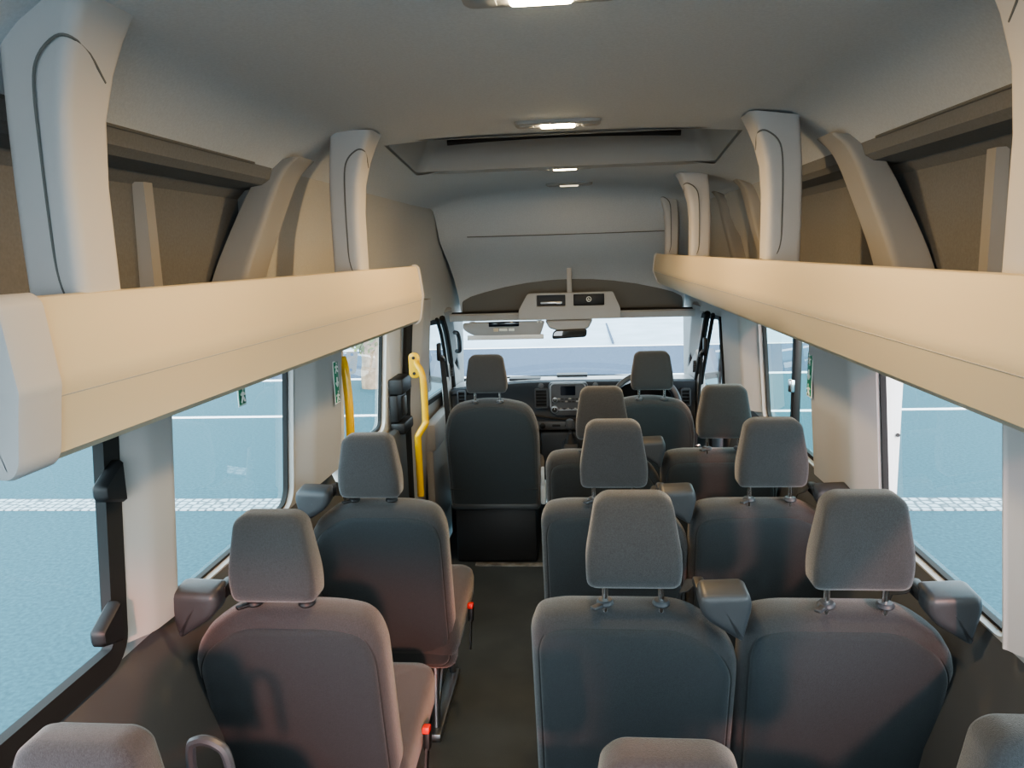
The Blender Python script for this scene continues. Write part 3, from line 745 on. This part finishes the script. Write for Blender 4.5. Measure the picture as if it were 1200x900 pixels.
# ------------------------------------------------------------------ dashboard
da = empty('dashboard', (0, 4.9, .3), 'dark blue grey dashboard across the front with radio and round heater dials', 'dashboard')
def dprof(x):
    e = (abs(x)/.75); dip = .035*max(0, (-x-.30)/.45) + .0*e
    zt = .876-dip; yb = 4.715-.05*e**3
    return [(yb+.04, .30), (yb+.05, .56), (yb-.015, .585), (yb-.012, .66), (yb+.01, .70), (yb+.012, .80), (yb-.008, zt-.03), (yb-.006, zt-.006), (yb+.01, zt), (yb+.05, zt-.004)]
xs = [-.75+.1*k for k in range(16)]
mb = MB(); mb.loft([[(x, y, z) for y, z in dprof(x)] for x in xs], closed=False); mb.build('fascia', M['dash'], da, 'world', angle=40)
mb = MB(); mb.loft([[(x, dprof(x)[-1][0]-.005, dprof(x)[-1][1]+.004), (x, 5.0, dprof(x)[-1][1]-.012), (x, 5.40, .775)] for x in xs], closed=False); dt = mb.build('top_pad', M['dashtop_lit'], da, 'world')
for x0, x1, y in ((-.40, -.20, 4.86), (-.10, .10, 4.98)):
    mb = MB(); mb.box(((x0+x1)/2, y, .872), (x1-x0, .10, .012), .004); mb.build('defroster_slot', M['black'], dt, 'world')
# swooping lower edge strip
mb = MB(); mb.tube(smoothpath([(-.72, 4.675, .72), (-.45, 4.685, .70), (-.28, 4.680, .675), (-.12, 4.675, .650), (.03, 4.672, .640), (.2, 4.68, .66)], 6), .007, 8); mb.build('lower_strip', M['black'], da, 'world')
mb = MB(); mb.box((-.13, 4.69, .60), (.34, .03, .055), .008); sw = mb.build('switch_row', M['console'], da, 'world')
mb = MB(); mb.lathe([(.018, 0), (.018, .008), (.012, .012)], (-.185, 4.676, .602), (0, -1, 0), 16); mb.build('socket', M['black'], sw, 'world')
for x in (-.10, -.02):
    mb = MB(); mb.box((x, 4.674, .602), (.05, .008, .014), .002); mb.build('switch', M['black'], sw, 'world')
# centre stack
rd = None
mb = MB(); ol = roundpoly([(-.145, .872, .03), (-.145, .72, .03), (-.115, .665, .03), (.065, .665, .03), (.10, .72, .03), (.10, .872, .03)], .03, 5)
pillow(mb, ol, [(.004, 0), (0, .004), (0, .05)], lambda a, b, d: (a, 4.672+d, b)); st = mb.build('centre_stack', M['console'], da, 'world')
mb = MB(); ol = rrect(.215, .165, .024, 5, -.024, .785); pts = [(a, 4.670, b) for a, b in ol]
mb.tube(pts, .004, 6, loop=True); mb.build('silver_surround', M['silver'], st, 'world')
mb = MB(); pillow(mb, rrect(.092, .058, .005, 3, -.024, .822), [(.002, 0), (0, .002), (0, .006)], lambda a, b, d: (a, 4.668+d, b)); mb.build('screen', M['screen'], st, 'world')
def knob(x, z, r, nm='dial'):
    mb = MB(); mb.lathe([(r, 0), (r, .010), (r*.85, .016), (r*.6, .017)], (x, 4.672, z), (0, -1, 0), 20); k = mb.build(nm, M['silver'], st, 'world')
    mb = MB(); mb.lathe([(r*.66, .016), (r*.62, .020)], (x, 4.672, z), (0, -1, 0), 16); k2 = mb.build('dial_face', M['black'], k, 'world')
    mb = MB(); mb.box((x, 4.651, z+r*.3), (r*.16, .002, r*.4)); mb.build('dial_mark', M['signwhite'], k, 'world')
knob(-.105, .765, .017); knob(.057, .765, .017); knob(-.108, .705, .024); knob(.060, .705, .024)
for rw, z in enumerate((.772, .755)):
    for k in range(6):
        mb = MB(); mb.box((-.080+.0225*k, 4.670, z), (.016, .006, .009), .001); mb.build('button', M['dplast'] if (k+rw) % 3 else M['visor'], st, 'world')
for k in range(5):
    mb = MB(); mb.box((-.070+.0225*k, 4.670, .708), (.014, .006, .012), .001); mb.build('button', M['dplast'] if k % 2 else M['visor'], st, 'world')
def vent(cx, cz_, w, h, y=4.68, nm='air_vent'):
    mb = MB(); ol = rrect(w, h, .012, 4, cx, cz_); ring(mb, ol, .008, 0, .03, lambda p, d: (p[0], y-.006+d, p[1])); v = mb.build(nm, M['console'], da, 'world')
    mb = MB(); mb.box((cx, y+.012, cz_), (w-.01, .01, h-.01)); mb.build('vent_cavity', M['black'], v, 'world')
    n = max(3, int(h/.02))
    for k in range(n):
        mb = MB(); mb.box((cx, y, cz_-h/2+h*(k+.5)/n), (w-.014, .012, .004), .001, Matrix.Rotation(.4, 3, 'X')); mb.build('slat', M['dplast'], v, 'world')
vent(-.190, .775, .082, .125); vent(.145, .775, .082, .125); vent(-.685, .77, .055, .13, 4.655); vent(.690, .775, .06, .11, 4.655)
for x in (-.19, .145):
    mb = MB(); mb.lathe([(.018, 0), (.018, .006), (.01, .009)], (x, 4.680, .852), (0, -1, 0), 16); mb.build('button', M['console'], da, 'world')
# instrument cowl
mb = MB(); P = [(.26+.034*k, .80+.085*math.sin(PI*k/10)**.6) for k in range(11)]
mb.loft([[(x, y, z+(.0 if y > 4.6 else -.006)) for x, z in P] for y in (4.63, 4.72)], closed=False)
mb.loft([[(x, 4.70, .72) for x, z in P], [(x, 4.66, z-.004) for x, z in P]], closed=False)
mb.build('instrument_cowl', M['black'], da, 'world')
# lower centre column
mb = MB(); mb.box((-.02, 4.74, .42), (.36, .14, .28), .02); mb.box((-.02, 4.78, .16), (.30, .22, .30), .02); mb.build('lower_column', M['dash'], da, 'world')
# gear lever
g = empty('gear_lever', (-.005, 4.45, .45), 'dark gear lever standing below the dashboard radio', 'gear lever')
mb = MB(); pillow(mb, rrect(.10, .14, .02, 4), [(.01, .54), (.0, .525), (-.008, .45), (-.012, .30), (-.012, 0)], lambda a, b, d: (-.01+a, 4.50+b, d)); mb.build('console_tower', M['dash'], g, 'world')
mb = MB(); mb.lathe([(.045, .525), (.035, .55), (.018, .59), (.010, .61)], (-.01, 4.48, 0)); mb.build('boot', M['black'], g, 'world')
mb = MB(); mb.tube([(-.01, 4.48, .58), (-.012, 4.46, .64)], .009, 10); mb.lathe([(.012, -.02), (.024, -.01), (.027, .015), (.022, .035), (.008, .042)], (-.012, 4.458, .65)); mb.build('knob', M['console'], g, 'world')
# steering wheel
sw = empty('steering_wheel', (.42, 4.42, .78), 'dark steering wheel with a silver lit rim behind the driver headrest', 'steering wheel')
tl = math.radians(28)
def swp(r, a, d=0): return (.425+r*math.cos(a), 4.39+r*math.sin(a)*math.sin(tl)-d*math.cos(tl), .775+r*math.sin(a)*math.cos(tl)+d*math.sin(tl))
mb = MB(); mb.tube([swp(.195, k*2*PI/48) for k in range(48)], .016, 10, loop=True); mb.build('rim', M['console'], sw, 'world')
mb = MB(); pillow(mb, rrect(.16, .12, .04, 5), [(.02, .03), (.004, .022), (0, 0), (.01, -.03)], lambda a, b, d: (.425+a, 4.39+b*math.sin(tl)-d*math.cos(tl), .765+b*math.cos(tl)+d*math.sin(tl))); mb.build('hub', M['dplast'], sw, 'world')
for a in (.1, PI-.1, -PI/2):
    mb = MB(); mb.tube([swp(.06, a), swp(.19, a)], .014, 8); mb.build('spoke', M['silver'], sw, 'world')
mb = MB(); mb.tube([(.425, 4.42, .76), (.425, 4.655, .68)], .035, 12); mb.build('column', M['black'], sw, 'world')

# ------------------------------------------------------------------ seat belts of the front seats
def frontbelt(sgn, label):
    x = sgn*.735
    r = empty('seat_belt', (x, 4.22, .3), label, 'seat belt')
    mb = MB(); mb.box((x, 4.235, 1.135), (.022, .05, .10), .008); mb.build('top_anchor', M['black'], r, 'world')
    mb = MB(); mb.tube(smoothpath([(x-sgn*.015, 4.21, 1.12), (x-sgn*.032, 4.20, 1.105), (x-sgn*.030, 4.23, 1.085)], 4), .006, 8); mb.build('guide_loop', M['steel'], r, 'world')
    mb = MB(); mb.ribbon([(x-sgn*.02, 4.21, 1.11), (x-sgn*.035, 4.19, .90), (x-sgn*.055, 4.16, .62), (x-sgn*.06, 4.15, .35), (x-sgn*.06, 4.15, .10)], .046, .003, (.45, 1, 0)); mb.build('strap', M['belt'], r, 'world')
    mb = MB(); mb.box((x-sgn*.05, 4.145, .60), (.035, .014, .022), .004); mb.build('tongue', M['chrome'], r, 'world')
frontbelt(-1, 'dark seat belt hanging at the left door pillar beside the passenger seat')
frontbelt(1, 'dark seat belt hanging at the right door pillar beside the driver')

# ------------------------------------------------------------------ exit stickers
def sticker(sgn, y, z, h, w, tilt, label, x=None, n=3):
    xx = x if x else wallx(z)-.058
    r = empty('exit_sticker', (sgn*xx, y, z), label, 'sign')
    mb = MB(); mb.box((0, 0, 0), (.002, w, h), .0005); mb.build('border', M['signwhite'], r)
    mb = MB(); mb.box((-sgn*.0012, 0, 0), (.002, w-.010, h-.010), .0005); p = mb.build('green_face', M['green'], r)
    X = -sgn*.003
    q = h/n
    for k in range(n):
        c = -h/2+q*(k+.5); mb = MB()
        if k % 2 == 0:    # running figure
            mb.lathe([(.001, -.001), (q*.10, 0), (.001, .001)], (X, .1*w, c+q*.30), (1, 0, 0), 10)
            for a, b in (((0, .18), (-.02, -.05)), ((-.02, -.05), (.25, -.30)), ((-.02, -.05), (-.22, -.34)), ((0, .15), (.26, .02)), ((0, .15), (-.26, .05))):
                mb.tube([(X, a[0]*w, c+a[1]*q), (X, b[0]*w, c+b[1]*q)], q*.055, 6)
        else:             # arrow and door
            mb.tube([(X, 0, c+q*.35), (X, 0, c-q*.25)], q*.06, 6)
            mb.tube([(X, -.25*w, c-q*.02), (X, 0, c-q*.30), (X, .25*w, c-q*.02)], q*.055, 6)
        mb.build('pictogram', M['signwhite'], p)
    r.rotation_euler = (tilt, 0, 0); return r
sticker(-1, 2.66, 1.235, .155, .055, 0, 'green exit sticker with white pictograms on the left wide pillar')
sticker(1, 2.60, 1.245, .15, .055, 0, 'green exit sticker with white pictograms on the right wide pillar')
sticker(-1, 2.07, 1.30, .06, .05, 0, 'small green sticker at the top of the second left window', x=wallx(1.3)+.030, n=1)

# ------------------------------------------------------------------ outside
GZ = -.70
mb = MB(); mb.add([(-40, -30, GZ), (40, -30, GZ), (40, 14.6, GZ), (-40, 14.6, GZ)], [(0, 1, 2, 3)]); o = mb.build('ground', M['asphalt'], smooth=False); tag(o, kind='structure')
mb = MB(); mb.add([(-60, 14.6, GZ), (60, 14.6, GZ), (60, 18.9, GZ), (-60, 18.9, GZ)], [(0, 1, 2, 3)]); o = mb.build('road', M['asphalt2'], smooth=False); tag(o, kind='structure')
mb = MB(); mb.add([(-90, 18.9, GZ+.02), (90, 18.9, GZ+.02), (90, 75, GZ+.6), (-90, 75, GZ+.6)], [(0, 1, 2, 3)]); o = mb.build('pavement', M['pave'], smooth=False); tag(o, kind='structure')
mb = MB(); mb.box((0, 6.98, GZ), (60, .34, .02)); o = mb.build('cobble_strip', M['cobble']); tag(o, kind='structure')
for nm, y, w_ in (('road_line', 11.1, .10), ('kerb', 14.5, .16)):
    mb = MB(); mb.box((0, y, GZ+.004), (70, w_, .012)); o = mb.build(nm, M['roadline']); tag(o, kind='structure')
mb = MB(); mb.box((.86, 22.6, GZ+.06), (.05, 7.0, .03)); o = mb.build('pavement_joint', M['asphalt2']); tag(o, kind='structure')
# white panel edge outside the right window
r = empty('white_panel_edge', (.99, 2.36, -.6), 'white vertical panel edge standing outside the right window by the nearest double seat', 'panel')
mb = MB(); mb.box((.99, 2.36, .55), (.056, .03, 2.3), .01); mb.build('panel', M['white'], r, 'world')
mb = MB(); mb.lathe([(.006, 0), (.006, .004)], (1.006, 2.343, 1.10), (0, -1, 0), 10); mb.build('screw', M['black'], r, 'world')
# tree by the road, left
tr = empty('tree', (-3.72, 13.6, GZ), 'small leafy green tree on a thick pale brown trunk outside the sliding door window', 'tree')
mb = MB(); mb.tube(smoothpath([(-3.72, 13.6, GZ), (-3.72, 13.6, -.4), (-3.70, 13.6, .1), (-3.74, 13.6, .7)], 5), [.24]*6+[.22]*6+[.12]*4, 10); mb.build('trunk', M['bark'], tr, 'world')
mb = MB()
for k in range(900):
    a = random.uniform(0, 2*PI); rr = .50*random.random()**.5; z = random.uniform(-.12, 1.5)
    rr *= math.sqrt(max(.05, 1-((z-.7)/.84)**2))
    c = Vector((-3.78+rr*math.cos(a), 13.6+rr*math.sin(a), z)); d = Vector((random.gauss(0, 1), random.gauss(0, 1), random.gauss(0, 1))).normalized(); e = d.orthogonal().normalized(); s_ = random.uniform(.04, .08)
    mb.add([c-d*s_, c+e*s_*.5, c+d*s_, c-e*s_*.5], [(0, 1, 2, 3)])
mb.build('foliage', M['leaf'], tr, 'world', smooth=False)
# door mirrors outside the front doors
for sgn, sd_ in ((-1, 'left'), (1, 'right')):
    r = empty('door_mirror', (sgn*.98, 4.95, .85), 'dark door mirror outside the front %s window' % sd_, 'mirror')
    mb = MB(); pillow(mb, roundpoly([(-.09, -.16), (.09, -.14), (.10, .14), (-.08, .16)], .04), [(.02, 0), (.004, .006), (0, .03), (.02, .08), (.06, .10)], lambda a, b, d: (sgn*(1.02+a), 4.93+d, .93+b)); h = mb.build('shell', M['black'], r, 'world')
    mb = MB(); ol = inset(roundpoly([(-.09, -.16), (.09, -.14), (.10, .14), (-.08, .16)], .04), .016); mb.add([(sgn*(1.02+a), 4.929, .93+b) for a, b in ol], [tuple(range(len(ol)))]); mb.build('mirror_glass', M['mirror'], h, 'world', smooth=False)
    mb = MB(); mb.tube([(sgn*.86, 5.02, .84), (sgn*.95, 4.98, .86)], .022, 10); mb.build('arm', M['black'], r, 'world')

# ------------------------------------------------------------------ light
w = bpy.data.worlds.new('overcast_sky'); S.world = w; w.use_nodes = True; nt = w.node_tree
bg = nt.nodes['Background']
tc = nt.nodes.new('ShaderNodeTexCoord'); sp = nt.nodes.new('ShaderNodeSeparateXYZ'); rp = nt.nodes.new('ShaderNodeValToRGB')
rp.color_ramp.elements[0].position = 0; rp.color_ramp.elements[0].color = (.88, 1.0, 1.06, 1)
rp.color_ramp.elements[1].position = .8; rp.color_ramp.elements[1].color = (.62, .86, 1.0, 1)
nt.links.new(tc.outputs['Generated'], sp.inputs[0]); nt.links.new(sp.outputs['Z'], rp.inputs['Fac']); nt.links.new(rp.outputs['Color'], bg.inputs['Color'])
mrg = nt.nodes.new('ShaderNodeMapRange'); mrg.inputs['From Min'].default_value = .2; mrg.inputs['From Max'].default_value = -.8; mrg.inputs['To Min'].default_value = 1.65; mrg.inputs['To Max'].default_value = 3.0
nt.links.new(sp.outputs['Y'], mrg.inputs['Value']); nt.links.new(mrg.outputs[0], bg.inputs['Strength'])
L = bpy.data.lights.new('evening_sun', 'SUN'); L.energy = 1.5; L.angle = math.radians(3); L.color = (1, .38, .26)
o = bpy.data.objects.new('evening_sun', L); COL.objects.link(o); o.location = (0, -6, 4)
o.rotation_euler = Vector((-.30, 1, -.39)).to_track_quat('-Z', 'Y').to_euler()

# ------------------------------------------------------------------ camera
cam = bpy.data.cameras.new('camera'); co = bpy.data.objects.new('camera', cam); COL.objects.link(co); S.camera = co
cam.sensor_fit = 'HORIZONTAL'; cam.sensor_width = 36; cam.lens = 900/1200*36; cam.clip_start = .02
R_ = Vector((0.995827, -0.014939, -0.090034)); F_ = Vector((0.086134, -0.172269, 0.981277)); U_ = Vector((-0.030169, -0.984937, -0.170263))     # world axes seen in camera space (x right, y down, z forward)
mx = Matrix(((R_.x, -R_.y, -R_.z), (F_.x, -F_.y, -F_.z), (U_.x, -U_.y, -U_.z)))
co.matrix_world = Matrix.Translation((.06, 0, 1.68)) @ mx.to_4x4()
S.view_settings.view_transform = 'AgX'; S.view_settings.look = 'AgX - Medium High Contrast'; S.view_settings.exposure = 1.40
